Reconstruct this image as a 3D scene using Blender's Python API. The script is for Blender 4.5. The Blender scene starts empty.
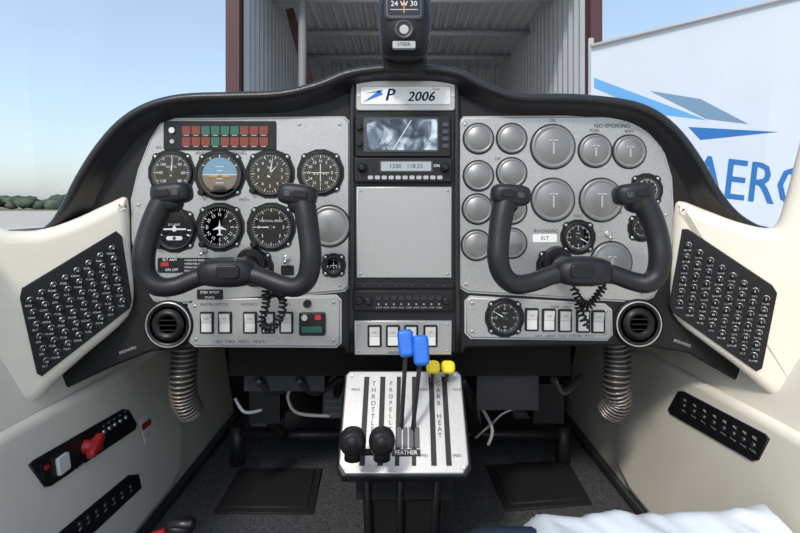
import bpy, bmesh, math, random, mathutils
from mathutils import Vector, Matrix
random.seed(7)
F=533.0; CX=400.0; CY=205.0; S=0.00175; D=F*S; ZC=1.40
CAM=Vector((0,0,ZC))
def W(u,v,y): return Vector(((u-CX)/F*y, y, ZC+(CY-v)/F*y))

# ---------------- materials ----------------
MATS={}
def mat(name,col,rough=0.5,metal=0.0,bump=0.0,bscale=300,var=0.0,vscale=40,emit=None,es=0,spec=0.5,coat=0):
    if name in MATS: return MATS[name]
    m=bpy.data.materials.new(name); m.use_nodes=True
    nt=m.node_tree; b=nt.nodes['Principled BSDF']
    b.inputs['Base Color'].default_value=(*col,1); b.inputs['Roughness'].default_value=rough
    b.inputs['Metallic'].default_value=metal; b.inputs['Specular IOR Level'].default_value=spec
    b.inputs['Coat Weight'].default_value=coat
    tc=nt.nodes.new('ShaderNodeTexCoord')
    if var>0:
        n=nt.nodes.new('ShaderNodeTexNoise'); n.inputs['Scale'].default_value=vscale; n.inputs['Detail'].default_value=4
        nt.links.new(tc.outputs['Object'],n.inputs['Vector'])
        r=nt.nodes.new('ShaderNodeMapRange'); r.inputs[1].default_value=0.3; r.inputs[2].default_value=0.7
        r.inputs[3].default_value=1-var; r.inputs[4].default_value=1+var
        nt.links.new(n.outputs['Fac'],r.inputs[0])
        x=nt.nodes.new('ShaderNodeVectorMath'); x.operation='SCALE'; x.inputs[0].default_value=col
        nt.links.new(r.outputs[0],x.inputs['Scale']); nt.links.new(x.outputs[0],b.inputs['Base Color'])
    if bump>0:
        n=nt.nodes.new('ShaderNodeTexNoise'); n.inputs['Scale'].default_value=bscale; n.inputs['Detail'].default_value=3
        nt.links.new(tc.outputs['Object'],n.inputs['Vector'])
        k=nt.nodes.new('ShaderNodeBump'); k.inputs['Strength'].default_value=bump; k.inputs['Distance'].default_value=0.002
        nt.links.new(n.outputs['Fac'],k.inputs['Height']); nt.links.new(k.outputs[0],b.inputs['Normal'])
    if emit: b.inputs['Emission Color'].default_value=(*emit,1); b.inputs['Emission Strength'].default_value=es
    MATS[name]=m; return m
SILVER=mat('panel_silver',(0.43,0.43,0.42),0.36,0.60,0.15,900,0.18,800)
COVER=mat('cover_grey',(0.24,0.24,0.235),0.34,0.5,0.1,900,0.06,700)
COVERL=mat('cover_light',(0.42,0.42,0.41),0.45,0.2)
BLACK=mat('black_vinyl',(0.012,0.012,0.013),0.5,0,0.35,500,spec=.3)
BLK=mat('black_plastic',(0.010,0.010,0.011),0.4,spec=.35)
RIM=mat('glareshield_leather',(0.014,0.014,0.016),0.31,0,0.25,420,spec=.5)
YOKE=mat('yoke_black',(0.012,0.012,0.014),0.38,0,0.25,700,spec=.4)
CREAM=mat('cream_trim',(0.80,0.75,0.63),0.5,0,0.15,350,0.03,12)
WHITE=mat('marking_white',(0.80,0.80,0.78),0.5)
GREY=mat('marking_grey',(0.42,0.42,0.42),0.5)
STEEL=mat('steel',(0.6,0.6,0.6),0.28,0.9)
DSTEEL=mat('dark_steel',(0.08,0.08,0.09),0.4,0.7)
FACE=mat('dial_face',(0.010,0.011,0.014),0.25)
SKYB=mat('horizon_blue',(0.13,0.28,0.40),0.35)
TAN=mat('horizon_tan',(0.17,0.12,0.075),0.4)
BLUEREFL=mat('dial_blue_reflection',(0.03,0.085,0.15),0.25)  # airspeed face: dark blue reflection painted in as base colour
RED=mat('red_plastic',(0.42,0.02,0.02),0.4)
GREEN=mat('green_lens',(0.02,0.12,0.08),0.4)
REDL=mat('red_lens',(0.20,0.035,0.02),0.4)
ORANGE=mat('orange_mark',(0.8,0.3,0.03),0.4)
YELLOW=mat('yellow_plastic',(0.90,0.68,0.02),0.35)
BLUE=mat('blue_plastic',(0.02,0.15,0.62),0.35)
SCREEN=mat('lcd_screen',(0.05,0.07,0.10),0.12,0,0,1,0,1,coat=0.5)
LCD=mat('lcd_pale',(0.36,0.40,0.41),0.3)
CARPET=mat('carpet_grey',(0.060,0.064,0.070),0.95,0,1.0,600,0.8,300)
RUBBER=mat('rubber_mat',(0.018,0.018,0.020),0.6,0,0.3,200,spec=.3)
FIRE=mat('firewall_dark',(0.010,0.009,0.009),0.8,spec=.2)
NAVY=mat('seat_navy',(0.012,0.02,0.05),0.7,0,0.4,300)
PLASTIC=mat('plastic_wrap',(0.74,0.79,0.84),0.22,0,0.25,30)
SW=mat('switch_white',(0.70,0.70,0.66),0.35)
HOSE=mat('hose_black',(0.02,0.019,0.018),0.5)
COILM=mat('hose_wire',(0.22,0.20,0.18),0.33,0.6)
PEDAL=mat('pedal_metal',(0.030,0.030,0.033),0.4,0.3)
MAPREFL=bpy.data.materials.new('map_sky_reflection'); MAPREFL.use_nodes=True; _n=MAPREFL.node_tree; _b=_n.nodes['Principled BSDF']
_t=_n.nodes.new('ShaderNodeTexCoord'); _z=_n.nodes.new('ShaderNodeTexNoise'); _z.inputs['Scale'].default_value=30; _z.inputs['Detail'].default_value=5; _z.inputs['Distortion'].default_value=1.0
_r=_n.nodes.new('ShaderNodeValToRGB'); _e=_r.color_ramp.elements; _e[0].position=.42; _e[0].color=(.02,.03,.05,1); _e[1].position=.68; _e[1].color=(.60,.68,.75,1); _q=_r.color_ramp.elements.new(.53); _q.color=(.11,.15,.20,1)  # generic map noise; pale blotches are sky reflection painted into the screen colour
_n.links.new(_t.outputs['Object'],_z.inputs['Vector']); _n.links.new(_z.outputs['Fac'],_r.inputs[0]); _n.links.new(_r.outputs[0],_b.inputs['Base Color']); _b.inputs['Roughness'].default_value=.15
def glass(name,f,t,r):
    gl=bpy.data.materials.new(name); gl.use_nodes=True; nt=gl.node_tree; nt.nodes.clear()
    o_=nt.nodes.new('ShaderNodeOutputMaterial'); mx=nt.nodes.new('ShaderNodeMixShader'); tr=nt.nodes.new('ShaderNodeBsdfTransparent'); gs=nt.nodes.new('ShaderNodeBsdfGlossy')
    tr.inputs[0].default_value=(*t,1); gs.inputs['Roughness'].default_value=r; mx.inputs[0].default_value=f
    nt.links.new(tr.outputs[0],mx.inputs[1]);nt.links.new(gs.outputs[0],mx.inputs[2]);nt.links.new(mx.outputs[0],o_.inputs[0]); return gl
WGLASS=glass('windshield_glass',.03,(.98,.99,.99),.02); DGLASS=glass('dial_glass',.07,(.92,.94,.96),.06)

# ---------------- builder ----------------
TXT={}
def text_data(s):
    if s in TXT: return TXT[s]
    c=bpy.data.curves.new('t','FONT'); c.body=s; c.size=1; c.align_x='CENTER'; c.align_y='CENTER'; c.resolution_u=2
    o=bpy.data.objects.new('t',c); bpy.context.scene.collection.objects.link(o)
    bpy.context.view_layer.update()
    me=o.evaluated_get(bpy.context.evaluated_depsgraph_get()).to_mesh()
    r=([tuple(v.co) for v in me.vertices],[tuple(p.vertices) for p in me.polygons])
    bpy.data.objects.remove(o); bpy.data.curves.remove(c); TXT[s]=r; return r
def area(p): return sum(p[i][0]*p[(i+1)%len(p)][1]-p[(i+1)%len(p)][0]*p[i][1] for i in range(len(p)))/2
def inset(p,d):
    n=len(p); out=[]
    for i in range(n):
        a=Vector(p[i-1][:2]);b=Vector(p[i][:2]);c=Vector(p[(i+1)%n][:2])
        e1=(b-a); e2=(c-b)
        if e1.length<1e-9: e1=e2
        if e2.length<1e-9: e2=e1
        e1=e1.normalized(); e2=e2.normalized()
        n1=Vector((-e1.y,e1.x)); n2=Vector((-e2.y,e2.x)); m=(n1+n2)
        if m.length<1e-6: m=n1
        m=m.normalized(); k=max(0.5,m.dot(n1)); q=b+m*(d/k); out.append((q.x,q.y))
    return out
def crom(P,n=6,closed=False):
    out=[]; N=len(P); P=[Vector(p) for p in P]
    rng=range(N if closed else N-1)
    for i in rng:
        if closed: a,b,c,d=P[i-1],P[i],P[(i+1)%N],P[(i+2)%N]
        else: a,b,c,d=P[max(i-1,0)],P[i],P[i+1],P[min(i+2,N-1)]
        for k in range(n):
            t=k/n
            out.append(0.5*((2*b)+(c-a)*t+(2*a-5*b+4*c-d)*t*t+(3*b-a-3*c+d)*t**3))
    if not closed: out.append(P[-1])
    return out
class B:
    def __init__(s,name): s.n=name;s.v=[];s.f=[];s.m=[];s.sm=[];s.mats=[];s.M=Matrix.Identity(4)
    def add(s,vs,fs,mt,sm=False):
        o=len(s.v); s.v+=[s.M@Vector((q[0],q[1],q[2])) for q in vs]
        if mt not in s.mats: s.mats.append(mt)
        i=s.mats.index(mt)
        for k,f in enumerate(fs):
            s.f.append([o+j for j in f]); s.m.append(i); s.sm.append(sm if isinstance(sm,bool) else sm[k])
    def plate(s,pts,z0,z1,mt,bev=0,seg=3,smooth=0):
        pts=[(p[0],p[1]) for p in pts]
        if smooth: pts=[(q.x,q.y) for q in crom([(a,b,0) for a,b in pts],smooth,True)]
        if area(pts)<0: pts=pts[::-1]
        loops=[[(a,b,z0) for a,b in pts]]
        if bev<=0: loops.append([(a,b,z1) for a,b in pts])
        else:
            for k in range(seg+1):
                t=k/seg*math.pi/2; q=inset(pts,bev*(1-math.cos(t)))
                loops.append([(a,b,z1-bev+bev*math.sin(t)) for a,b in q])
        n=len(pts); vs=[p for l in loops for p in l]; fs=[];sm=[]
        for i in range(len(loops)-1):
            for j in range(n):
                fs.append((i*n+j,i*n+(j+1)%n,(i+1)*n+(j+1)%n,(i+1)*n+j)); sm.append(i>0)
        fs.append(tuple((len(loops)-1)*n+j for j in range(n))); sm.append(False)
        fs.append(tuple(range(n))[::-1]); sm.append(False)
        s.add(vs,fs,mt,sm)
    def rr(s,x,y,w,h,z0,z1,mt,r=1.5,bev=0,rot=0):
        pts=[]; r=min(r,w/2-.01,h/2-.01)
        for cx,cy,a0 in((1,1,0),(-1,1,90),(-1,-1,180),(1,-1,270)):
            for k in range(4):
                a=math.radians(a0+k*30); pts.append((cx*(w/2-r)+r*math.cos(a),cy*(h/2-r)+r*math.sin(a)))
        c,q=math.cos(rot),math.sin(rot)
        s.plate([(x+a*c-b*q,y+a*q+b*c) for a,b in pts],z0,z1,mt,bev,2)
    def lathe(s,x,y,prof,mt,seg=28,smooth=True):
        vs=[];fs=[]
        for r,z in prof:
            for k in range(seg):
                a=2*math.pi*k/seg; vs.append((x+r*math.cos(a),y+r*math.sin(a),z))
        for i in range(len(prof)-1):
            for k in range(seg): fs.append((i*seg+k,i*seg+(k+1)%seg,(i+1)*seg+(k+1)%seg,(i+1)*seg+k))
        s.add(vs,fs,mt,smooth)
        if prof[-1][0]>0.01: s.add(vs[-seg:],[tuple(range(seg))],mt)
    def cyl(s,x,y,r,z0,z1,mt,seg=24,r2=None):
        r2=r if r2 is None else r2
        s.lathe(x,y,[(r,z0),(r2,z1)],mt,seg,True)
    def bar(s,x0,y0,x1,y1,w,z,mt,h=0.3,w2=None):
        d=Vector((x1-x0,y1-y0)); d.normalize(); n=Vector((-d.y,d.x)); w2=w if w2 is None else w2
        s.plate([(x0-n.x*w/2,y0-n.y*w/2),(x1-n.x*w2/2,y1-n.y*w2/2),(x1+n.x*w2/2,y1+n.y*w2/2),(x0+n.x*w/2,y0+n.y*w/2)],z-h,z,mt)
    def text(s,t,x,y,size,z,mt,rot=0,sx=1):
        vs,fs=text_data(t); c,q=math.cos(rot),math.sin(rot)
        s.add([(x+(a*sx*c-b*q)*size,y+(a*sx*q+b*c)*size,z) for a,b,_ in vs],fs,mt)
    def tube(s,path,rad,mt,seg=12,n=0,closed=False,flat=1.0,cap=True):
        P=[Vector(p) for p in path]
        R=[rad]*len(P) if not isinstance(rad,(list,tuple)) else list(rad)
        if n:
            R=[q.x for q in crom([(r,0,0) for r in R],n)]; P=crom(P,n)
        T=[]
        for i in range(len(P)): T.append((P[min(i+1,len(P)-1)]-P[max(i-1,0)]).normalized())
        u=T[0].orthogonal().normalized(); vs=[];fs=[]
        for i,(p,t) in enumerate(zip(P,T)):
            u=(u-t*u.dot(t)).normalized(); w=t.cross(u)
            for k in range(seg):
                a=2*math.pi*k/seg; vs.append(p+(u*math.cos(a)+w*math.sin(a)*flat)*R[i])
        for i in range(len(P)-1):
            for k in range(seg): fs.append((i*seg+k,i*seg+(k+1)%seg,(i+1)*seg+(k+1)%seg,(i+1)*seg+k))
        s.add(vs,fs,mt,True)
        if cap:
            s.add(vs[:seg],[tuple(range(seg))],mt); s.add(vs[-seg:],[tuple(range(seg))],mt)
    def ball(s,c,r,mt,sc=(1,1,1),seg=16,pert=0,expo=1.0):
        vs=[];fs=[];h=seg//2
        sg=lambda v: math.copysign(abs(v)**expo,v)
        for i in range(h+1):
            th=math.pi*i/h
            for k in range(seg):
                a=2*math.pi*k/seg; rr=r*(1+random.uniform(-pert,pert))
                vs.append((c[0]+rr*sc[0]*sg(math.sin(th))*sg(math.cos(a)),c[1]+rr*sc[1]*sg(math.sin(th))*sg(math.sin(a)),c[2]+rr*sc[2]*sg(math.cos(th))))
        for i in range(h):
            for k in range(seg): fs.append((i*seg+k,i*seg+(k+1)%seg,(i+1)*seg+(k+1)%seg,(i+1)*seg+k))
        s.add(vs,fs,mt,True)
    def box(s,a,b,mt):
        x0,y0,z0=a;x1,y1,z1=b
        s.add([(x0,y0,z0),(x1,y0,z0),(x1,y1,z0),(x0,y1,z0),(x0,y0,z1),(x1,y0,z1),(x1,y1,z1),(x0,y1,z1)],
          [(0,3,2,1),(4,5,6,7),(0,1,5,4),(1,2,6,5),(2,3,7,6),(3,0,4,7)],mt)
    def done(s,parent=None):
        c=Vector((0,0,0))
        for v in s.v: c+=v
        c/=len(s.v)
        me=bpy.data.meshes.new(s.n); me.from_pydata([v-c for v in s.v],[],s.f)
        for m in s.mats: me.materials.append(m)
        me.polygons.foreach_set('material_index',s.m); me.polygons.foreach_set('use_smooth',s.sm); me.update()
        bm=bmesh.new(); bm.from_mesh(me); bmesh.ops.remove_doubles(bm,verts=bm.verts,dist=1e-6)
        bmesh.ops.recalc_face_normals(bm,faces=bm.faces); bm.to_mesh(me); bm.free()
        o=bpy.data.objects.new(s.n,me); o.location=c; bpy.context.scene.collection.objects.link(o); return o
def frame(o,x,y):
    x=Vector(x).normalized(); y=Vector(y).normalized(); z=x.cross(y)
    M=Matrix.Identity(4)
    for i,a in enumerate((x,y,z)):
        for j in range(3): M[j][i]=a[j]*S
    for j in range(3): M[j][3]=o[j]
    return M
class Pl:
    def __init__(s,o,x,y):
        s.o=Vector(o); s.x=Vector(x).normalized(); y=Vector(y); s.y=(y-s.x*y.dot(s.x)).normalized(); s.n=s.x.cross(s.y); s.M=frame(s.o,s.x,s.y)
    def p(s,u,v):
        d=Vector(((u-CX)/F,1,(CY-v)/F)); t=(s.o-CAM).dot(s.n)/d.dot(s.n); h=CAM+d*t-s.o
        return (h.dot(s.x)/S,h.dot(s.y)/S)
    def at(s,u,v):
        a,b=s.p(u,v); return s.M@Matrix.Translation((a,b,0))
PF=Pl((0,D,ZC),(1,0,0),(0,0,1))
def at(u,v,w=0): 
    k=(F-w)/F
    return PF.M@Matrix.Translation(((u-CX)*k,(CY-v)*k,w))
def pp(L): return [(u-CX,CY-v) for u,v in L]

# ================= COCKPIT =================
rim=[(40,232),(52,222),(64,202),(76,178),(95,148),(118,122),(145,105),(180,96),(230,94),(280,92),(318,83),(345,72),(375,67),(405,66),(435,67),(462,72),(487,85),(520,95),(575,96),(625,101),(655,111),(680,131),(702,161),(720,192),(738,214),(758,227),(772,231)]
g=B('glareshield')
sm=[(q.x,q.y) for q in crom([(a,b,0) for a,b in rim],4)]
N=len(sm); prof=[(-1,-440),(-3,-60),(-4,14),(-2.5,20),(0,23),(3,23.5),(6,21),(8.5,14),(11,6),(16,.6)]
vs=[]
for i,(u,v) in enumerate(sm):
    a=Vector(sm[max(i-1,0)]);b=Vector(sm[min(i+1,N-1)]);t=(b-a).normalized(); n=Vector((-t.y,t.x))
    e=min(1,min(i,N-1-i)/10+0.25)
    for o,w in prof:
        ww=min(w,26)
        k=(F-22)/F
        q=Vector((u,v))+n*o*(e if o>0 else 1)
        vs.append(g.M@Vector(((q.x-CX)*k*S, D-ww*S, ZC+(CY-q.y)*k*S)))
np_=len(prof); fs=[]
for i in range(N-1):
    for j in range(np_-1): fs.append((i*np_+j,(i+1)*np_+j,(i+1)*np_+j+1,i*np_+j+1))
g.add(vs,fs,RIM,True)
g.done()

pb=B('instrument_panel'); pb.M=PF.M
base=[(a,b+6) for a,b in rim]+[(765,300),(752,392),(735,380),(690,354),(650,347),(610,346),(466,348),(463,354),(346,354),(343,348),(190,349),(150,352),(110,368),(55,394),(38,300)]
pb.plate([((u-CX)*.962,(CY-v)*.962) if v<235 and i<len(rim) else (u-CX,CY-v) for i,(u,v) in enumerate(base)],-12,0,BLACK,3)
LP=[(172,120),(344,118),(349,123),(349,285),(344,290),(300,294),(166,303),(155,299),(142,280),(134,240),(133,200),(140,170),(152,140),(162,124)]
LS=[(196,299),(336,296),(340,300),(340,342),(336,346),(196,345),(190,340),(190,304)]
RP=[(464,118),(618,117),(642,125),(661,148),(670,178),(672,220),(668,268),(652,296),(640,301),(468,291),(459,286),(459,123)]
RS=[(470,297),(604,305),(610,310),(611,334),(606,339),(471,337),(466,332),(466,301)]
for L in (LP,LS,RP,RS): 
    pb.plate(inset(pp(L) if area(pp(L))>0 else pp(L)[::-1],-1.6),0,.6,GREY,0)
    pb.plate(pp(L),0,2.2,SILVER,1)
cs=[(349,352),(350,90),(357,80),(370,76),(405,75),(440,76),(453,80),(459,90),(460,352)]
pb.plate(pp(cs),0,5,BLACK,2.5)
pb.tube([(a,b,4) for a,b in pp([(352,350),(353,200),(353,92),(358,84),(370,80),(405,79),(440,80),(451,84),(456,92),(456,200),(457,350)])],3,RIM,10,4)
pb.plate(pp([(357,187),(451,187),(451,277),(357,277)]),5,7,SILVER,1)
pb.plate(pp([(355,319),(451,319),(451,353),(355,353)]),5,7.4,SILVER,1.2)
def screw(b,u,v,z=2.2,r=1.7):
    x,y=u-CX,CY-v; b.lathe(x,y,[(r,z-.5),(r,z+.4),(r*.6,z+.8)],STEEL,10); b.bar(x-r*.6,y-r*.2,x+r*.6,y+r*.2,.5,z+1,BLK)
for u,v in [(340,125),(340,285),(168,296),(140,205),(465,125),(466,284),(640,293),(665,215),(625,123),(196,306),(334,302),(334,340),(197,339),(472,303),(605,311),(604,333),(472,331),(300,125),(283,285),(590,285),(148,262)]: screw(pb,u,v)
for u,v in [(361,191),(447,191),(361,273),(447,273),(359,323),(447,323),(359,349),(447,349)]: screw(pb,u,v,7,1.4)
def lab(t,u,v,sz,mt=BLK,z=2.35,b=pb,rot=0): b.text(t,u-CX,CY-v,sz,z,mt,rot)
lab('ANNUNCIATOR PANEL',222,153.5,4.8)
lab('IAS',160,148,4);lab('PRESS',245,200,4)
for t,u,v in [('OIL',552,121),('FUEL',594,131),('RPM',628,132),('VOLT',645,212),('AMP',654,238),('RH ENGINE',545,231),('LH',497,159),('RH',497,196),('VAC',577,216)]: lab(t,u,v,4.6)
lab('ENGINE',614,213,4);lab('FIELD',607,246,4)
lab('NO SMOKING',611,126.5,5.6,BLK,2.5)
pb.rr(171-CX,CY-265,24,15,2.2,2.8,BLK); pb.rr(166-CX,CY-264,8,4,2.8,3,RED,1); lab('ELT ARM',171,259.5,3.6,WHITE,3); lab('ON OFF',173,269.5,3.6,WHITE,3)
pb.rr(203-CX,CY-265,40,15,2.2,2.8,BLK)
for k in range(4): lab('MANEUVER SPEED VA 118 KIAS',203,260+k*3.5,2.5,WHITE,3)
pb.rr(211-CX,CY-294,26,10,2.2,2.8,BLK); lab('STBY PITOT',211,292,3.6,WHITE,3); lab('STATIC',211,297,3,WHITE,3)
pb.rr(544-CX,CY-238,24,8,2.2,2.8,WHITE); lab('ELT',544,238,5,BLK,3)
lab('MASTER SWITCH',215,304,3.6);lab('AVIONICS',250,304,3.6);lab('LIGHTS',285,304,3.6)
lab('L BUS   R BUS   FIELD L   FIELD R',240,341,3.6);lab('NAV   LAND   TAXI   STROBE   PITOT',564,335.5,3.6);lab('PUMP   HEAT',560,306.5,3.6)
lab('BREAKERS',128,350,4,GREY,.3,pb,.35); lab('BREAKERS',682,343,4,GREY,.3,pb,-.35)
lab('HEATING  CABIN AIR',404,350.5,3.4,BLK,7.6)
pb.rr(221-CX,CY-136,112,29,2,3.5,BLK,2,.6)
for r in range(2):
    for c in range(9):
        m=(REDL,REDL,GREEN,GREEN,GREEN,GREEN,REDL,REDL,REDL)[c] if r==0 else (REDL,REDL,REDL,GREEN,REDL,REDL,REDL,REDL,REDL)[c]
        pb.rr(188-CX+c*9.6,CY-131-r*11,8.4,8.4,3.5,4.2,m,.6)
        pb.bar(185.5-CX+c*9.6,CY-136-r*11,190.5-CX+c*9.6,CY-136-r*11,.8,4.3,GREY)
pb.cyl(174-CX,CY-131,3,3.5,5.5,STEEL,12); pb.cyl(174-CX,CY-142,2.2,3.5,5,GREY,10)
def toggle(b,u,v,z=2.2):
    x,y=u-CX,CY-v; b.lathe(x,y,[(3.5,z),(3.5,z+1.5),(2.5,z+2)],STEEL,12); b.tube([(x,y,z+2),(x,y-4,z+8)],[1,1.6],STEEL,8)
toggle(pb,287,258); toggle(pb,205,250); toggle(pb,607,234)
pb.rr(288-CX,CY-270,13,10,2.2,2.7,BLK)
def rocker(b,u,v,z,w=13,h=21):
    x,y=u-CX,CY-v
    b.rr(x,y,w+1,h+1,z,z+1.2,BLK,1.5,.4)
    a=w/2-1.6; hh=h/2-1.6
    vs=[(x-a,y-hh,z+1),(x+a,y-hh,z+1),(x+a,y-hh,z+2.2),(x-a,y-hh,z+2.2),(x-a,y,z+1.9),(x+a,y,z+1.9),(x-a,y+hh,z+4.5),(x+a,y+hh,z+4.5),(x-a,y+hh,z+1),(x+a,y+hh,z+1)]
    b.add(vs,[(0,1,2,3),(3,2,5,4),(4,5,7,6),(6,7,9,8),(0,3,4,6,8),(1,2,5,7,9)],SW)
    b.bar(x-2,y+hh*.55,x+2,y+hh*.55,1,z+4.3,GREY)
    b.bar(x-a,y+.2,x+a,y+.2,.6,z+2.3,GREY)
for u in (208,226,251,269,287): rocker(pb,u,322,2.2)
for u in (375,393,411,430): rocker(pb,u,334,7.2)
for u in (531,548,564,582,597): rocker(pb,u,319+(u-531)*.03,2.2,13,22)
pb.rr(313-CX,CY-323,26,23,2.2,6,BLK,2,1); pb.rr(313-CX,CY-328,20,6,6,6.6,GREEN,1); pb.rr(319-CX,CY-316,6,5,6,7,RED,1); pb.cyl(306-CX,CY-316,3,6,9,STEEL,12)
pb.cyl(308-CX,CY-303,4,2.2,6,BLK,14)
pb.done()

# ---- gauges
def gauge(name,u,v,r,kind='ticks',nt=12,nums=None,ptr=None,title=None,face=FACE,sq=True):
    b=B(name); b.M=at(u,v)
    if sq:
        b.plate([((r+4)*math.cos(a)*k,(r+4)*math.sin(a)*k) for i in range(16) for a,k in [(2*math.pi*(i+.5)/16,1.0)]],2.2,3,BLK,.4)
        for a in (45,135,225,315):
            ca,sa=math.cos(math.radians(a)),math.sin(math.radians(a)); b.rr(ca*(r+1.5),sa*(r+1.5),8,8,2.2,3.1,BLK,3,0,math.radians(a))
            b.lathe(ca*(r+3),sa*(r+3),[(1.6,3),(1.5,3.7),(.8,4)],STEEL,8)
    b.lathe(0,0,[(r+1,2.2),(r+1,5),(r,5.6),(r-1.2,5),(r-2,3.3)],BLK,36)
    b.cyl(0,0,r-1.5,2.3,3.3,face,36)
    R=r-2.4
    if kind=='attitude':
        for sg,m in((1,SKYB),(-1,TAN)):
            pts=[(R*.88*math.cos(a*math.pi/16),sg*R*.88*math.sin(a*math.pi/16)) for a in range(17)]; b.plate(pts,3.3,3.6,m)
        b.bar(-R*.85,0,R*.85,0,.7,3.9,WHITE)
        for k in(-8,-4,4,8): b.bar(-4+(k%8)/4,k,4-(k%8)/4,k,.6,3.9,WHITE)
        b.bar(-10,-1.4,-3,-1.4,1.3,4.3,ORANGE);b.bar(3,-1.4,10,-1.4,1.3,4.3,ORANGE); b.cyl(0,0,1,3.6,4.3,ORANGE,10)
        b.plate([(-8,-R*.86),(8,-R*.86),(5,-R*.55),(-5,-R*.55)],3.6,4.4,BLK)
        for a in(30,60,90,120,150): ca,sa=math.cos(math.radians(a)),math.sin(math.radians(a)); b.bar(ca*R*.9,sa*R*.9,ca*R,sa*R,.9,3.9,WHITE)
    elif kind=='turn':
        b.bar(-R*.7,1,R*.7,1,1.6,3.8,WHITE); b.bar(0,1,0,5,1.6,3.8,WHITE); b.cyl(0,1,2.4,3.3,4,WHITE,12)
        b.rr(0,-R*.48,16,4,3.3,3.8,WHITE,2); b.cyl(0,-R*.48,1.7,3.8,4.1,BLK,10)
        for a in(0,180,-20,200): ca,sa=math.cos(math.radians(a)),math.sin(math.radians(a)); b.bar(ca*R*.78,sa*R*.78,ca*R,sa*R,1.2,3.8,WHITE)
    else:
        n=nt*4
        for k in range(n):
            a=2*math.pi*k/n; ca,sa=math.cos(a),math.sin(a); i=R*(.82 if k%4==0 else .91)
            b.bar(ca*i,sa*i,ca*R,sa*R,.6 if k%4==0 else .3,3.6,WHITE)
        if nums:
            for k,t in enumerate(nums):
                a=math.pi/2-2*math.pi*k/len(nums); b.text(t,math.cos(a)*R*.66,math.sin(a)*R*.66,R*.23,3.6,WHITE,a-math.pi/2 if kind=='heading' else 0)
        if kind=='heading':
            b.plate([(0,7),(1,1),(6.5,-2),(6.5,-2.8),(1,-2),(.7,-6),(3,-8),(-3,-8),(-.7,-6),(-1,-2),(-6.5,-2.8),(-6.5,-2),(-1,1)],3.4,4,WHITE)
        if kind=='cdi':
            b.bar(0,-R*.5,0,R*.5,.7,4,WHITE); b.bar(-R*.5,0,R*.5,0,.7,4,WHITE)
            for k in(-6,-3,3,6): b.cyl(k,-1.5,.6,3.3,4,WHITE,8)
        for a,l in (ptr or []):
            a=math.radians(90-a); b.bar(-math.cos(a)*R*.2,-math.sin(a)*R*.2,math.cos(a)*R*l,math.sin(a)*R*l,1.5,4.4,WHITE,.4,.4)
        if ptr: b.cyl(0,0,2.3,3.3,4.8,BLK,14)
    if title: b.text(title,0,R*.33,R*.17,3.6,WHITE)
    b.add([((r-.8)*math.cos(2*math.pi*k/32),(r-.8)*math.sin(2*math.pi*k/32),5.1) for k in range(32)],[tuple(range(32))],DGLASS)
    if r>17:
        b.lathe(-r*.80,-r*.80,[(3.4,2.2),(3.2,7.5),(2.4,8)],BLK,14)
    b.done()
gauge('airspeed_indicator',173,173,20,nums=['','40','60','80','100','120','140','160'],ptr=[(5,.85)],title='KNOTS',face=BLUEREFL)
gauge('attitude_indicator',221,175,22,'attitude')
gauge('altimeter',271,174,21,nt=10,nums=list('0123456789'),ptr=[(10,.85),(40,.5)],title='ALT')
gauge('course_deviation_indicator',321,173,20,'cdi',nums=['N','3','6','E','12','15','S','21','24','W','30','33'])
gauge('turn_coordinator',176,230,19,'turn',title='D.C. ELEC')
gauge('directional_gyro',221,227,21,'heading',nums=['N','3','6','E','12','15','S','21','24','W','30','33'])
gauge('vertical_speed_indicator',272,227,21,nums=['','1','2','3','','3','2','1'],ptr=[(-90,.85)],title='VERTICAL SPEED')
gauge('clock',334,265,8.5,'cdi',nt=4)
gauge('manifold_pressure_gauge',256,268,15,nums=['10','20','30','40'],ptr=[(30,.7)])
gauge('suction_gauge',577,237,14,nums=['0','2','4','6'],ptr=[(120,.8)],title='VAC')
gauge('voltmeter',645,190,13,nums=['10','','20',''],ptr=[(-50,.8)])
gauge('ammeter',640,228,10,nt=6,ptr=[(30,.8)])
gauge('hydraulic_pressure_gauge',553,266,14,nums=['0','1','2','3'],ptr=[(60,.8)])
gauge('fuel_gauge',504,317,16,nums=['0','5','10','15'],ptr=[(-60,.8)],title='TRIM')
def cover(u,v,r,T=False):
    b=B('instrument_hole_cover'); b.M=at(u,v)
    b.lathe(0,0,[(r+1.4,2.2),(r+1.4,2.6)],BLK,36)
    b.lathe(0,0,[(r,2.3),(r,4.2),(r-1,5),(r*.86,5),(r*.82,4.4),(r*.78,4.9),(0.01,5)],COVER,36)
    if T:
        b.bar(-r*.22,r*.28,r*.22,r*.28,1.8,5.6,COVERL); b.bar(0,r*.28,0,-r*.35,1.8,5.6,COVERL)
    b.done()
for u,v in [(478,139),(511,139),(478,176),(511,173),(477,209),(476,245),(511,243),(511,209)]: cover(u,v,14.5)
for u,v,r in [(552,147,21.5),(552,200,21),(600,200,21),(610,262,20)]: cover(u,v,r,True)
for u,v in [(594,151),(628,152)]: cover(u,v,16,True)
cover(330,226,20)

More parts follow.
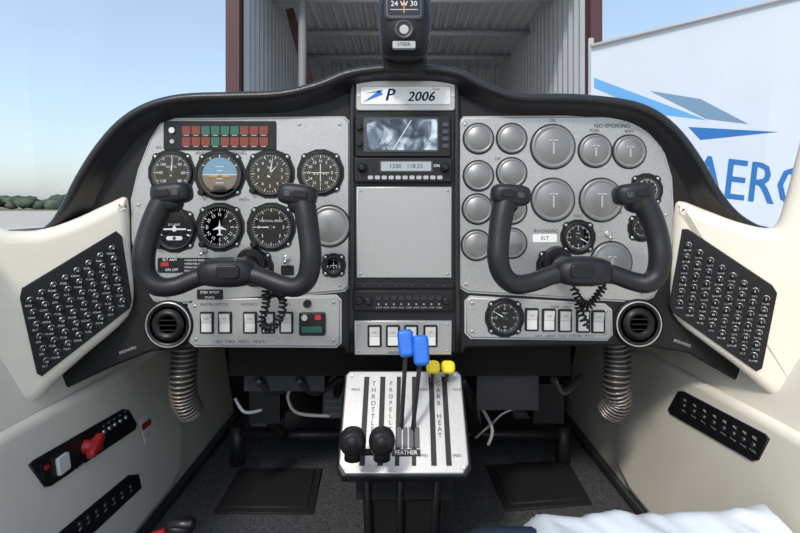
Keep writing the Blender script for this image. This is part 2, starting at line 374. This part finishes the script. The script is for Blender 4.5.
b=B('name_placard'); b.M=at(405.5,97)
b.rr(0,0,98,30,5,7,SILVER,3,1); b.rr(0,0,90,19,7,7.4,GREY,2); b.rr(0,0,88,17,7.3,7.7,WHITE,2)
def ital(s_,x,y,sz,z,mt):
    vs,fs=text_data(s_); b.add([(x+(a+c_*.25)*sz,y+c_*sz,z) for a,c_,_ in vs],fs,mt)
for dx in(-.3,0,.3): ital('2006',16+dx,-1.5,13.5,7.9,BLK); ital('P',-15+dx,0,17,7.9,BLUE)
b.plate([(-42,-7),(-22,1),(-26,5)],7.6,7.9,BLUE);b.plate([(-40,2),(-24,3),(-22,6)],7.6,7.9,SKYB); b.text('Twin',30,6,4,7.9,RED)
for x in(-46.5,46.5): b.lathe(x,0,[(1.6,7),(1.4,8)],STEEL,8)
b.done()
b=B('gps_navigator'); b.M=at(403,137)
b.rr(0,0,94,41,5,9,BLK,3,1); b.rr(-2,1,74,34,9,9.8,DSTEEL,2,.4); b.rr(-1,1,69,30,9.8,10,MAPREFL,1)
b.bar(-10,-14,8,15,.7,10.2,WHITE,.1)
for k in range(4): b.rr(41.5,11-k*7,6,4,9,10.4,DSTEEL,1)
for k in(-8,8): b.lathe(-43,k,[(3,9),(3,12.5),(2,13)],BLK,14)
b.done()
b=B('transponder_radio'); b.M=at(403,170.5)
b.rr(0,0,96,24,5,9.5,BLK,2,1); b.rr(3,3.5,52,11,9.5,9.9,DSTEEL,1); b.rr(3,3.5,49,9,9.9,10,LCD,1); b.text('1200   118.55',3,3.5,6,10.1,BLK)
for k in range(11): b.rr(-32+k*6.8,-7.5,5,3.6,9.5,10.6,GREY,1)
for x in(-40,41): b.lathe(x,2,[(5,9.5),(4.6,14),(3,14),(3,17),(2,17.5)],BLK,18)
b.text('ON',33,4,4,9.8,WHITE); b.done()
b=B('audio_panel'); b.M=at(403,299)
b.rr(0,0,98,20,5,9,BLK,2,1)
for k in range(9): b.rr(-24+k*7.4,3,5,4.5,9,10.2,PEDAL,1); b.cyl(-24+k*7.4,-3.4,.8,9,9.6,GREY,8); b.text('COM',-24+k*7.4,-6.8,2.4,9.3,GREY)
for x in(-43,-34,42): b.lathe(x,0,[(4,9),(3.7,13),(2.5,13.5)],BLK,14)
b.done()
b=B('intercom_jack_strip'); b.M=at(404,284.5); b.rr(0,0,98,5,5,7,BLK,1,.5); [b.cyl(-40+k*16,0,1,7,7.6,DSTEEL,8) for k in range(6)]; b.done()

for u,v in((170,324),(637,323)):
    b=B('air_vent'); b.M=at(u,v)
    b.lathe(0,0,[(25,0.1),(24.5,3),(23.2,4.6),(22.6,4.8)],BLK,40); b.lathe(0,0,[(22.6,4.8),(22.1,5.6),(21.4,4.8)],STEEL,40)
    b.lathe(0,0,[(21.4,4.8),(18.5,5.2),(17.5,2)],BLK,40)
    b.lathe(0,0,[(17.6,2),(16,5),(13,7.5),(11,8),(9.5,5),(0.01,3)],BLK,32)
    for k in range(3): b.bar(-8,-5+k*5,8,-5+k*5,1,6,BLK,2)
    b.done()
def yoke(path,sh,knobs):
    b=B('control_yoke')
    P=[];R=[]
    for u,v,r,y in path: P.append(W(u,v,y)); R.append(r*y/F)
    b.tube(P,R,YOKE,16,6)
    for i in (0,-1): b.ball(P[i],R[i],YOKE)
    for (u,v,rot,inw) in knobs:
        y=0.80
        b.M=frame(W(u,v,y),(math.cos(rot),0,math.sin(rot)),(-math.sin(rot),0,math.cos(rot)))
        b.ball((inw*1,0,0),1,YOKE,(17,9.5,11),20,0,.6)
        b.ball((-inw*2,-6,-1),1,YOKE,(11,11,11),16,0,.8)
        b.rr(-inw*3,1,12,7,8,11.6,BLK,2,.8); b.rr(inw*8,0,6,5,8,11.6,DSTEEL,1.5,.6)
    b.M=Matrix.Identity(4)
    u,v=sh
    hub=W(u,v,.80)
    b.ball(hub,1,YOKE,(.045,.028,.022),20,0,.7)
    b.tube([hub,Vector((hub.x,.86,hub.z)),Vector((hub.x,.928,hub.z))],[.017,.015,.015],BLK,18)
    b.tube([Vector((hub.x,.915,hub.z)),Vector((hub.x,.928,hub.z))],[.024,.028],BLK,20)
    b.M=frame(W(u,v,.775),(1,0,0),(0,0,1)); b.rr(0,0,20,12,-3,2,BLK,4,1.5)
    b.done()
yl=[(165,199,12,.80),(157,214,11.5,.795),(149,234,11,.79),(144,256,11,.785),(146,275,10.5,.785),(158,286,10,.785),(176,286,9.5,.79),(200,277,9.5,.795),(228,273,10.5,.80),(254,275,9.5,.795),(280,284,9.5,.79),(296,287,10,.785),(307,278,10.5,.785),(311,258,11,.785),(309,235,11,.79),(306,214,11.5,.795),(303,199,12,.80)]
yoke(yl,(228,272),[(171,194,.12,1),(299,195,-.12,-1)])
yr=[(506,199,12,.80),(502,215,11.5,.795),(499,236,11,.79),(498,258,11,.785),(503,275,10.5,.785),(515,284,10,.785),(533,282,9.5,.79),(556,274,9.5,.795),(582,271,10.5,.80),(608,273,9.5,.795),(632,281,9.5,.79),(647,283,10,.785),(657,274,10.5,.785),(660,256,11,.785),(657,235,11,.79),(649,213,11.5,.795),(639,198,12,.80)]
yoke(yr,(582,271),[(509,195,-.08,1),(634,194,.12,-1)])
def coil(path,y):
    b=B('coiled_cord'); P=crom([W(u,v,y) for u,v in path],24); pts=[]
    for i in range(len(P)):
        t=(P[min(i+1,len(P)-1)]-P[max(i-1,0)]).normalized()
        s=Vector((0,1,0)); a=(s-t*s.dot(t)).normalized(); c=t.cross(a); ph=i*1.05
        r=.0055 if 8<i<len(P)-8 else .001
        pts.append(P[i]+(a*math.cos(ph)+c*math.sin(ph))*r)
    b.tube(pts,.0020,BLK,6,2); b.done()
coil([(268,282),(266,295),(275,292),(283,300),(280,318),(270,328),(262,322),(266,304),(268,292)],.86)
coil([(572,283),(578,298),(588,306),(597,296),(605,284)],.86)
coil([(578,300),(580,312),(588,328)],.87)

# ---- throttle quadrant
A0=W(400,370,.93); A1=W(400,475,.82)
Q=Pl(A1,(1,0,0),A0-A1)
q=B('throttle_quadrant'); q.M=Q.M
def qp(L): return [Q.p(u,v) for u,v in L]
q.plate(qp([(349,369),(458,369),(463,374),(472,468),(467,477),(341,477),(336,468),(344,374)]),-16,-2,BLK,3)
q.plate(qp([(350,371),(457,371),(461,375),(469,464),(463,474),(345,474),(339,464),(346,375)]),-2,0.8,SILVER,1.5)
for u0,u1,w in((367,362,5),(383,380,5),(399,397,4),(414,414,4),(431,434,5),(444,449,5)):
    a=Q.p(u0,377);c=Q.p(u1,466); q.bar(a[0],a[1],c[0],c[1],w,1,BLK,.4)
def vtext(t,u,v0,v1,sz):
    for i,ch in enumerate(t):
        v=v0+(v1-v0)*i/(len(t)-1); uu=u+(u-405)*0.10*(v-v0)/90; x,y=Q.p(uu,v); q.text(ch,x,y,sz,1.2,BLK)
vtext('THROTTLE',374,384,430,6.2); vtext('PROPELLER',391,384,436,5.6); vtext('CARB HEAT',438,384,436,6.2)
x,y=Q.p(406,453); q.rr(x,y,26,6,.8,1.4,BLK,1); q.text('FEATHER',x,y,5,1.6,WHITE)
for k,t in enumerate(('MAX','MIN')):
    for u in(356,424,457): x,y=Q.p(u,390+k*66); q.text(t,x,y,4,1.2,BLK)
for u,v in((352,376),(455,376),(345,468),(463,468)):
    x,y=Q.p(u,v); q.lathe(x,y,[(1.8,.8),(1.5,2)],STEEL,10)
for k in range(4):
    x,y=Q.p(399+k*6,438); q.rr(x,y,4,18,.8,3,DSTEEL,.5)
q.M=Matrix.Identity(4)
def lev(u0,v0,u1,v1,y1,m,w,h,ht,rot=0):
    M=Q.at(u0,v0); p0=M@Vector((0,0,-6)); p1=W(u1,v1,y1); q.M=Matrix.Identity(4)
    q.tube([p0,(p0+p1)/2+Vector((0,-.006,0)),p1],.0035,DSTEEL,8,3)
    q.M=frame(p1,(math.cos(rot),0,math.sin(rot)),(-math.sin(rot),.25,math.cos(rot))); q.rr(0,0,w,h,-ht,ht,m,4,3)
    for k in(-1,0,1): q.bar(-w*.3,h*.05+k*4,w*.3,h*.05+k*4,.8,ht+.3,m,.6)
    q.M=Matrix.Identity(4)
lev(401,432,406,343,.83,BLUE,14,24,5,.12); lev(412,434,421,350,.82,BLUE,14,26,5,.05)
lev(431,382,433,367,.90,YELLOW,13,12,6); lev(445,382,448,367,.90,YELLOW,13,12,6)
for u0,u1 in((362,353),(381,382)):
    p0=Q.at(u0,446)@Vector((0,0,-6)); p1=W(u1,441,.775)
    q.tube([p0,p1],.004,DSTEEL,8)
    q.ball(p1,1,BLK,(.0195,.019,.0205),20,0,.9); q.tube([p1+Vector((0,0,-.004)),p1+Vector((0,0,-.026))],[.012,.013],BLK,14)
    q.ball(p1+Vector((0,-.012,.004)),.011,BLACK,(1,.8,1))
q.tube([W(356,452,.79),W(378,452,.79)],.005,BLK,8)
q.done()
c=B('centre_pedestal')
def hexa(b,P,m):
    b.add(P,[(0,3,2,1),(4,5,6,7),(0,1,5,4),(1,2,6,5),(2,3,7,6),(3,0,4,7)],m)
ZF=ZC-.66
hexa(c,[(-.060,.93,ZF),(.062,.93,ZF),(.062,1.06,ZF),(-.060,1.06,ZF),(-.066,.90,ZC-.40),(.082,.90,ZC-.40),(.082,1.01,ZC-.335),(-.066,1.01,ZC-.335)],FIRE)
for x in(-.05,0,.055): c.tube([(x,.925,ZC-.655),(x*1.15,.89,ZC-.42)],.006,BLK,8)
c.box((-.075,.905,ZC-.50),(.09,.915,ZC-.44),BLACK)
c.done()

# ---- side fairings + breaker panels
PLl=Pl(W(133,250,.925),W(133,250,.925)-W(0,250,.82),(0,0,1))
PLr=Pl(W(667,250,.925),W(800,250,.82)-W(667,250,.925),(0,0,1))
FL=[(-70,226),(10,232),(45,230),(80,218),(112,203),(128,197),(132,215),(133,250),(137,290),(133,312),(118,330),(85,358),(55,385),(38,402),(10,410),(-70,414)]
FR=[(668,302),(670,255),(672,215),(677,201),(700,209),(735,222),(765,229),(778,222),(788,190),(812,120),(870,120),(870,414),(795,408),(768,396),(735,368),(700,342),(676,322)]
BL=[(22,288),(116,231),(122,236),(132,300),(130,308),(42,376),(37,373),(20,298)]
BR=[(682,229),(688,229),(772,285),(777,293),(762,368),(756,371),(672,312),(669,304)]
for PL,FO,BO,quad in((PLl,FL,BL,[(23,297),(117,239),(129,301),(43,370)]),(PLr,FR,BR,[(684,235),(773,296),(758,364),(674,304)])):
    b=B('side_trim_fairing'); b.M=PL.M; b.plate([PL.p(*a) for a in FO],-26,0,CREAM,11,6,smooth=3)
    b.done()
    b=B('circuit_breaker_panel'); b.M=PL.M
    b.plate([PL.p(*a) for a in BO],0,2,BLACK,1)
    nr,nc=6,8
    for i in range(nr):
        for j in range(nc):
            s_,t_=(j+.5)/nc,(i+.5)/nr
            u=(quad[0][0]*(1-s_)+quad[1][0]*s_)*(1-t_)+(quad[3][0]*(1-s_)+quad[2][0]*s_)*t_
            v=(quad[0][1]*(1-s_)+quad[1][1]*s_)*(1-t_)+(quad[3][1]*(1-s_)+quad[2][1]*s_)*t_
            x,y=PL.p(u,v)
            b.lathe(x,y,[(2.9,1.9),(2.8,3.0),(2.2,3.2)],STEEL,12); b.lathe(x,y,[(2.4,3.1),(2.3,8),(1.6,8.6)],BLK,12)
            b.text(random.choice(['5','10','3','15']),x,y,2.6,8.8,WHITE)
            b.text(random.choice(['NAV','COM','GPS','FUEL','PUMP','TRIM','LIGHT','GEAR','ALT']),x-1,y-5.4,2.6,2.2,WHITE)
    b.done()

# ---- walls, floor
for sg,nm in((-1,'wall_left'),(1,'wall_right')):
    b=B(nm)
    pts=[(.53,-.66),(.575,-.34),(.62,-.22),(.64,-.04)]
    vs=[];
    for x,z in pts: vs+=[(sg*x,.15,ZC+z),(sg*x,1.70,ZC+z)]
    o=[(.66,-.04),(.66,-.66)]
    for x,z in o: vs+=[(sg*x,.15,ZC+z),(sg*x,1.70,ZC+z)]
    n=len(vs)//2; fs=[(2*i,2*i+1,2*((i+1)%n)+1,2*((i+1)%n)) for i in range(n)]
    fs+=[tuple(2*i for i in range(n)),tuple(2*i+1 for i in range(n))]
    b.add(vs,fs,CREAM); b.done()
b=B('floor'); b.box((-.66,.10,ZF-.03),(.66,1.75,ZF),CARPET); b.done()
for sg,nm in((-1,'trim_1'),(1,'trim_2')):
    b=B(nm); b.tube([(sg*.516,.3,ZF+.006),(sg*.508,1.0,ZF+.006),(sg*.50,1.5,ZF+.006),(sg*.50,1.69,ZF+.006)],.006,RUBBER,8,4); b.done()
b=B('wall_front'); b.box((-.66,1.70,ZF),(.66,1.75,ZC+.10),FIRE)
b.done()
def sidepl(sg):
    o=Vector((sg*.53,1.0,ZF)); up=Vector((sg*.045,0,.32)).normalized()
    xd=Vector((0,1,0)) if sg<0 else Vector((0,-1,0))
    return Pl(o,xd,up)
for sg in(-1,1):
    P_=sidepl(sg); b=B('sidewall_trim_panel'); b.M=P_.M
    def yz(y,z): return ((y-1.0)/S*(1 if sg<0 else -1), z/S)
    pts=[yz(.2,.012),(yz(1.20,.012)),yz(1.27,.03),yz(1.30,.10),yz(1.31,.27),yz(1.29,.315),yz(1.22,.325),yz(.2,.35)]
    b.plate(pts,0,10,CREAM,8,5)
    b.done()
Lw=sidepl(-1); Lw2=Pl(Lw.o+Lw.n*10*S,Lw.x,Lw.y); Rw=sidepl(1); Rw2=Pl(Rw.o+Rw.n*10*S,Rw.x,Rw.y)
b=B('fuel_control_panel'); b.M=Lw2.M
b.plate([Lw2.p(*a) for a in[(28,465),(33,460),(122,409),(128,410),(136,424),(134,430),(50,486),(44,487)]],0,2,BLK,.8)
def lx(u,v,z=2): x,y=Lw2.p(u,v); return x,y
x,y=lx(60,464); b.rr(x,y,16,16,2,5,SW,2,1); x,y=lx(42,470); b.rr(x,y,9,14,2,4,BLK); x,y=lx(42,468); b.rr(x,y,5,4,4,5,RED,1)
x,y=lx(84,447); b.lathe(x,y,[(7,2),(6,6),(4,12)],RED,16); b.rr(x,y,26,8,9,16,RED,3,2,.5); b.rr(x+9,y-2,10,14,4,12,RED,3,2)
for k in range(5):
    x,y=lx(102+k*5.5,432-k*3.6); b.lathe(x,y,[(2.6,2),(2.4,4)],STEEL,10); b.text('ON',x,y+6,3,2.3,WHITE)
x,y=lx(70,475); b.text('FUEL PUMP',x+10,y+1,4,2.3,WHITE)
b.done()
b=B('map_pocket'); b.M=Lw2.M; b.plate([Lw2.p(*a) for a in[(58,533),(128,475),(138,474),(141,488),(80,545),(50,560),(45,548)]],0,1.5,BLK,.8)
for k in range(7):
    x,y=lx(78+k*8.5,524-k*6.2); b.lathe(x,y,[(2.4,1.5),(2.2,3.5)],DSTEEL,10); b.text('OFF',x,y-5,3,1.8,WHITE)
b.done()
b=B('warning_placard'); b.M=Lw2.M; b.plate([Lw2.p(*a) for a in[(140,420),(149,413),(154,436),(145,444)]],0,.6,WHITE); b.plate([Lw2.p(*a) for a in[(141,425),(150,418),(151,424),(142,431)]],.6,.9,RED)
x,y=lx(148,434); b.text('EXIT',x,y,5,1,RED); b.done()
b=B('jack_panel'); b.M=Rw2.M
b.plate([Rw2.p(*a) for a in[(679,391),(684,391),(766,434),(770,439),(759,460),(753,461),(671,414),(669,409)]],0,2,BLK,.8)
for k in range(8):
    x,y=Rw2.p(686+k*10,406+k*5.6); b.lathe(x,y,[(2.4,2),(2.2,4)],DSTEEL,10); b.text('MIC',x,y+6,3.4,2.3,WHITE); b.text('PHONE',x,y-5.5,2.6,2.3,GREY)
b.done()
for u in(184,617):
    b=B('ventilation_hose'); sgn=1 if u<400 else -1
    P=crom([W(u+2*sgn,338,1.02),W(u,360,1.02),W(u-1,385,1.02),W(u+1,400,1.03),W(u+7*sgn,411,1.05)],60)
    b.tube(P[::6]+[P[-1]],.0215,HOSE,18)
    pts=[]; 
    for i in range(len(P)):
        t=(P[min(i+1,len(P)-1)]-P[max(i-1,0)]).normalized(); s_=Vector((0,1,0)); a=(s_-t*s_.dot(t)).normalized(); c_=t.cross(a); ph=i*.52
        pts.append(P[i]+(a*math.cos(ph)+c_*math.sin(ph))*.0235)
    b.tube(pts,.0026,COILM,6); b.done()
b=B('avionics_rack')
b.box((-.33,1.03,ZC-.330),(.33,1.45,ZC-.05),FIRE)
b.box((-.31,1.06,ZC-.37),(-.15,1.2,ZC-.330),PEDAL); b.box((.15,1.04,ZC-.40),(.27,1.2,ZC-.330),PEDAL)
for x in(-.28,-.2,.12,.3): b.tube([(x,1.04,ZC-.34),(x+.03,1.08,ZC-.38),(x+.08,1.12,ZC-.36)],.007,DSTEEL,8,4)
b.done()
for sg in(-1,1):
    b=B('rudder_pedals')
    cx=.245*sg
    for (px,yo) in((-.085,0),(.085,.05)):
        x=cx+px; 
        b.tube([(x+sg*-.02,1.30+yo,ZC-.41),(x+.0,1.33+yo,ZC-.47),(x+sg*.015,1.38+yo,ZF+.09)],.012,PEDAL,10,3)
        b.M=frame(Vector((x,1.34+yo,ZC-.50)),(1,0,0),(0,.35,1)); b.rr(0,0,48,62,-3,4,PEDAL,5,2)
        for k in range(6): b.bar(-18,-24+k*9,18,-24+k*9,2,5,DSTEEL,1.2)
        b.M=Matrix.Identity(4)
    b.tube([(cx-.17,1.36,ZF+.075),(cx+.17,1.36,ZF+.075)],.013,PEDAL,12)
    b.tube([(cx-.17,1.42,ZC-.44),(cx+.17,1.42,ZC-.44)],.010,DSTEEL,12)
    for x in(-.17,.17): b.tube([(cx+x,1.36,ZF),(cx+x,1.36,ZF+.10)],.018,PEDAL,10)
    b.tube([(cx-.10,1.24,ZC-.41),(cx-.08,1.26,ZC-.48),(cx-.05,1.34,ZF+.08)],.014,PEDAL,10,4)
    b.tube([(cx+.14,1.22,ZC-.41),(cx+.15,1.27,ZC-.48)],.014,PEDAL,10)
    b.box((cx+sg*.08-.02,1.22,ZC-.50),(cx+sg*.08+.05,1.30,ZC-.41),PEDAL)
    b.done()
    b=B('control_cable')
    if sg<0: b.tube([W(276,388,1.12),W(291,384,1.10),(W(288,398,1.10)),W(298,413,1.12),W(330,416,1.15)],.0035,GREY,8,8); b.tube([W(235,398,1.12),W(245,412,1.12),W(262,410,1.14)],.0035,GREY,8,6)
    else: b.tube([W(475,438,1.12),W(490,425,1.12),W(505,412,1.12),W(530,405,1.12)],.0035,STEEL,8,8); b.tube([W(478,402,1.1),W(492,428,1.1),W(488,445,1.1)],.0035,GREY,8,6)
    b.done()
for L in([(213,514),(240,470),(322,470),(313,515)],[(486,467),(568,462),(592,505),(505,512)]):
    Fl=Pl((0,1.2,ZF),(1,0,0),(0,1,0)); b=B('foot_mat'); b.M=Fl.M
    pts=[Fl.p(*a) for a in L]; b.plate(pts,0,3,RUBBER,1); 
    if area(pts)<0: pts=pts[::-1]
    b.plate(inset(pts,9),3,5,RUBBER,1.2); b.done()
b=B('copilot_seat')
b.M=frame(Vector((.275,.50,ZC-.49)),(1,0,0),(0,1,0))
b.rr(0,0,226,260,-40,38,NAVY,26,18)
b.rr(0,-10,190,220,-97,-40,BLK,12,4)
b.done()
b=B('plastic_seat_wrap'); nx,ny=80,50; vs=[];fs=[]
for j in range(ny):
    for i in range(nx):
        x=.165+.345*i/(nx-1); y=.29+.46*j/(ny-1)
        a_=mathutils.noise.noise(Vector((x*9+y*5,y*5,3))); b_=mathutils.noise.noise(Vector((x*26+y*16,y*14,1)))
        k=(1-abs(a_)*2.2)*.008+(1-abs(b_)*2)*.004
        z=ZC-.410+max(k,0)
        e=min(i/8,(ny-1-j)/6,j/6,1) if i<nx/2 else min((ny-1-j)/6,j/6,(nx-1-i)/5,1)
        if e<1: z-=.05*(1-e)**2
        x+=mathutils.noise.noise(Vector((y*10,1,9)))*.012; y+=mathutils.noise.noise(Vector((x*9,5,2)))*.03
        vs.append((x,y,z))
for j in range(ny-1):
    for i in range(nx-1): fs.append((j*nx+i,j*nx+i+1,(j+1)*nx+i+1,(j+1)*nx+i))
b.add(vs,fs,PLASTIC,True); b.done()
b=B('fuel_selector_handle'); p=W(180,526,.92)
b.tube([(p.x,p.y,ZF),(p.x,p.y,p.z-.01)],.02,BLK,14); b.ball(p,.022,BLK,(1.2,1,.6),16,0,.8); b.tube([p+Vector((-.05,-.02,-.012)),p+Vector((-.015,-.02,0))],.009,RED,12); b.tube([p+Vector((-.01,-.015,.012)),p+Vector((.03,-.02,.016))],.006,DSTEEL,10); b.done()

# ---- compass and windshield post
b=B('magnetic_compass')
b.M=at(405,25,55)
b.plate([(-27,95),(27,95),(24,30),(22,-10),(19,-37),(-19,-37),(-22,-10),(-24,30)],-36,-22,BLACK,3)
b.rr(0,4,46,66,-24,4,BLK,14,8)
b.ball((0,4,-6),1,BLK,(24,33,18),22,0,.75)
b.rr(-1,11,34,22,9,12.5,DSTEEL,5,2); b.rr(-1,12,28,15,12.5,12.9,FACE,2); b.text('24 W 30',-1,14,6.5,13.1,WHITE); b.bar(-1,6,-1,18,.8,13.3,ORANGE); b.bar(-13,9,11,9,.8,13.1,GREY)
b.lathe(-1,-8,[(9,7),(8.4,13),(7.4,14),(6,12),(0.01,11.5)],DSTEEL,22); b.cyl(-1,-8,4,11,12.6,GREY,16)
b.rr(-1,-21,20,6,6,11.5,GREY,1); b.text('STEER',-1,-21,4.4,11.8,BLK)
b.lathe(-14,30,[(3,5),(2,12)],STEEL,10)
b.done()
b=B('windshield'); vs=[];fs=[];nu,nv=24,10
for j in range(nv+1):
    for i in range(nu+1):
        a=math.pi*(i/nu); t=j/nv
        x=-.68*math.cos(a)*(1-.1*t); yb=1.0+.65*math.sin(a)**.7; y=yb-(.55*t)*(0.3+math.sin(a)); z=ZC+.02+.17*math.sin(a)**.6+t*.55
        vs.append((x,y,z))
for j in range(nv):
    for i in range(nu): fs.append((j*(nu+1)+i,j*(nu+1)+i+1,(j+1)*(nu+1)+i+1,(j+1)*(nu+1)+i))
b.add(vs,fs,WGLASS,True); b.done()

# ================= OUTSIDE =================
CONC=mat('concrete',(0.46,0.43,0.38),0.9,0,0,1,0.08,.3)
GRASS=mat('grass',(0.17,0.17,0.09),0.95,0,0,1,0.3,.2)
LEAF=mat('tree_leaves',(0.085,0.11,0.085),0.95,0,0,1,0.4,.3,spec=.1)
b=B('ground'); b.box((-900,-60,-.1),(900,900,-.02),GRASS); b.done()
b=B('taxiway'); b.box((-300,-40,-.02),(300,125,-.004),CONC); b.done()
b=B('tree_line')
for k in range(420):
    x=-270+k*.95+random.uniform(-1,1); h=4.6 if x<-90 else 4.0
    b.ball((x,random.uniform(165,185),random.uniform(1.2,h-1.2)),random.uniform(1.4,2.2),LEAF,(1.5,1,.9),8,.12)
b.done()
HW=mat('hangar_steel',(0.44,0.46,0.48),0.5,0.1,0,1,0.05,2)
HR=mat('hangar_red_oxide',(0.075,0.028,0.03),0.6)
HD=mat('hangar_joint',(0.22,0.23,0.24),0.6)
b=B('hangar')
y0=6.0; xl=W(238,0,y0).x; xr=W(592,0,y0).x; zt=4.3; y1=11
def corr(b,fn,n,m):
    vs=[];fs=[]
    for i in range(n*4+1):
        k=i%4; h=(0,0,1,1)[k]; t=i/(n*4)
        vs.append(fn(t,0,h)); vs.append(fn(t,1,h))
    for i in range(n*4): fs.append((2*i,2*i+1,2*i+3,2*i+2))
    b.add(vs,fs,m)
corr(b,lambda t,s,h:(xl+(xr-xl)*t,y0+(y1-y0)*s,zt-h*.06),26,HW)
corr(b,lambda t,s,h:(xr-.05-h*.05,y0+(y1-y0)*t,zt*s),24,HW)
corr(b,lambda t,s,h:(xl+.05+h*.05,y0+(y1-y0)*t,zt*s),24,HW)
corr(b,lambda t,s,h:(xl+(xr-xl)*t,y1-h*.05,zt*s),22,HW)
b.box((xl-.10,y0-.12,0),(xl+.05,y0+.1,zt+.3),HR); b.box((xr-.06,y0-.12,0),(xr+.07,y0+.1,zt+.3),HR); b.box((xl,y0-.1,zt),(xr,y0+.1,zt+.35),HR)
b.box((xl-.1,y0,0),(xl,y1,zt),HR); b.box((xr,y0,0),(xr+.1,y1,zt),HR)
b.tube([(xl+.6,y0+.6,0),(xl+.62,y0+.6,zt)],.05,HD,8)
b.tube([W(290,10,7.0),W(312,92,7.0)],.07,HR,4)
b.tube([W(262,-5,7.5),W(262,95,7.5)],.03,HD,6)
for yy in(7.2,8.6,10): b.tube([(xl,yy,zt-.12),(xr,yy,zt-.12)],.05,HW,6)
b.done()
BAN=mat('banner_white',(0.58,0.64,0.72),0.6,0,0,1,0.03,3)
BB=mat('banner_blue',(0.02,0.15,0.42),0.6); BG=mat('banner_slate',(0.16,0.27,0.40),0.6); BLt=mat('banner_light_blue',(0.12,0.36,0.66),0.6)
Pb=Pl(W(700,120,3.6),(1,0,0),(0,0,1))
b=B('advertising_banner'); b.M=Pb.M
b.plate([Pb.p(*a) for a in[(591,46),(805,-6),(960,-44),(960,330),(591,330)]],-3,0,BAN)
b.plate([Pb.p(*a) for a in[(650,91),(700,99),(748,124),(706,119)]],0,1,BG)
b.plate([Pb.p(*a) for a in[(594,78),(650,99),(706,120),(655,114),(594,88)]],0,1,BLt)
b.plate([Pb.p(*a) for a in[(688,127),(778,132),(700,140)]],0,1,BB)
x,y=Pb.p(752,184); b.text('AERO',x,y,58*3.6/.93,1.5,BB,-.12,.82); b.text('AERO',x+4,y,58*3.6/.93,1.6,BB,-.12,.82)
b.M=Matrix.Identity(4); b.tube([W(591,46,3.58),W(960,-44,3.58)],.012,GREY,6)
for u,v in((591,46),(960,-44)): p=W(u,v,3.65); b.tube([(p.x,3.65,0),(p.x,3.65,p.z+.05)],.02,GREY,8)
b.done()

# ================= LIGHT, WORLD, CAMERA =================
w=bpy.data.worlds.new('sky'); bpy.context.scene.world=w; w.use_nodes=True; nt=w.node_tree
bg=nt.nodes['Background']; sk=nt.nodes.new('ShaderNodeTexSky'); sk.sky_type='NISHITA'; sk.sun_disc=False
sk.sun_elevation=math.radians(50); sk.sun_rotation=math.radians(200); sk.air_density=1.0; sk.dust_density=2.0; sk.ozone_density=1.0
sc=nt.nodes.new('ShaderNodeMixRGB'); sc.blend_type='MULTIPLY'; sc.inputs[0].default_value=1; sc.inputs[2].default_value=(.155,.155,.155,1)
ad=nt.nodes.new('ShaderNodeMixRGB'); ad.blend_type='ADD'; ad.inputs[0].default_value=1; ad.inputs[2].default_value=(.24,.29,.33,1)
nt.links.new(sk.outputs[0],sc.inputs[1]); nt.links.new(sc.outputs[0],ad.inputs[1]); nt.links.new(ad.outputs[0],bg.inputs[0]); bg.inputs[1].default_value=1.0
l=bpy.data.lights.new('sun','SUN'); l.energy=2.1; l.angle=math.radians(7); l.color=(1,.96,.9)
lo=bpy.data.objects.new('sun',l); bpy.context.scene.collection.objects.link(lo)
lo.rotation_euler=Vector((0.30,0.72,-0.66)).to_track_quat('-Z','Y').to_euler(); lo.location=(-2,-3,6)
cam=bpy.data.cameras.new('camera'); cam.lens=24; cam.sensor_width=36; cam.shift_y=-(266.5-CY)/800; cam.clip_start=.02; cam.clip_end=2000
co=bpy.data.objects.new('camera',cam); bpy.context.scene.collection.objects.link(co); co.location=CAM; co.rotation_euler=(math.pi/2,0,0)
bpy.context.scene.camera=co
bpy.context.scene.view_settings.view_transform='Standard'
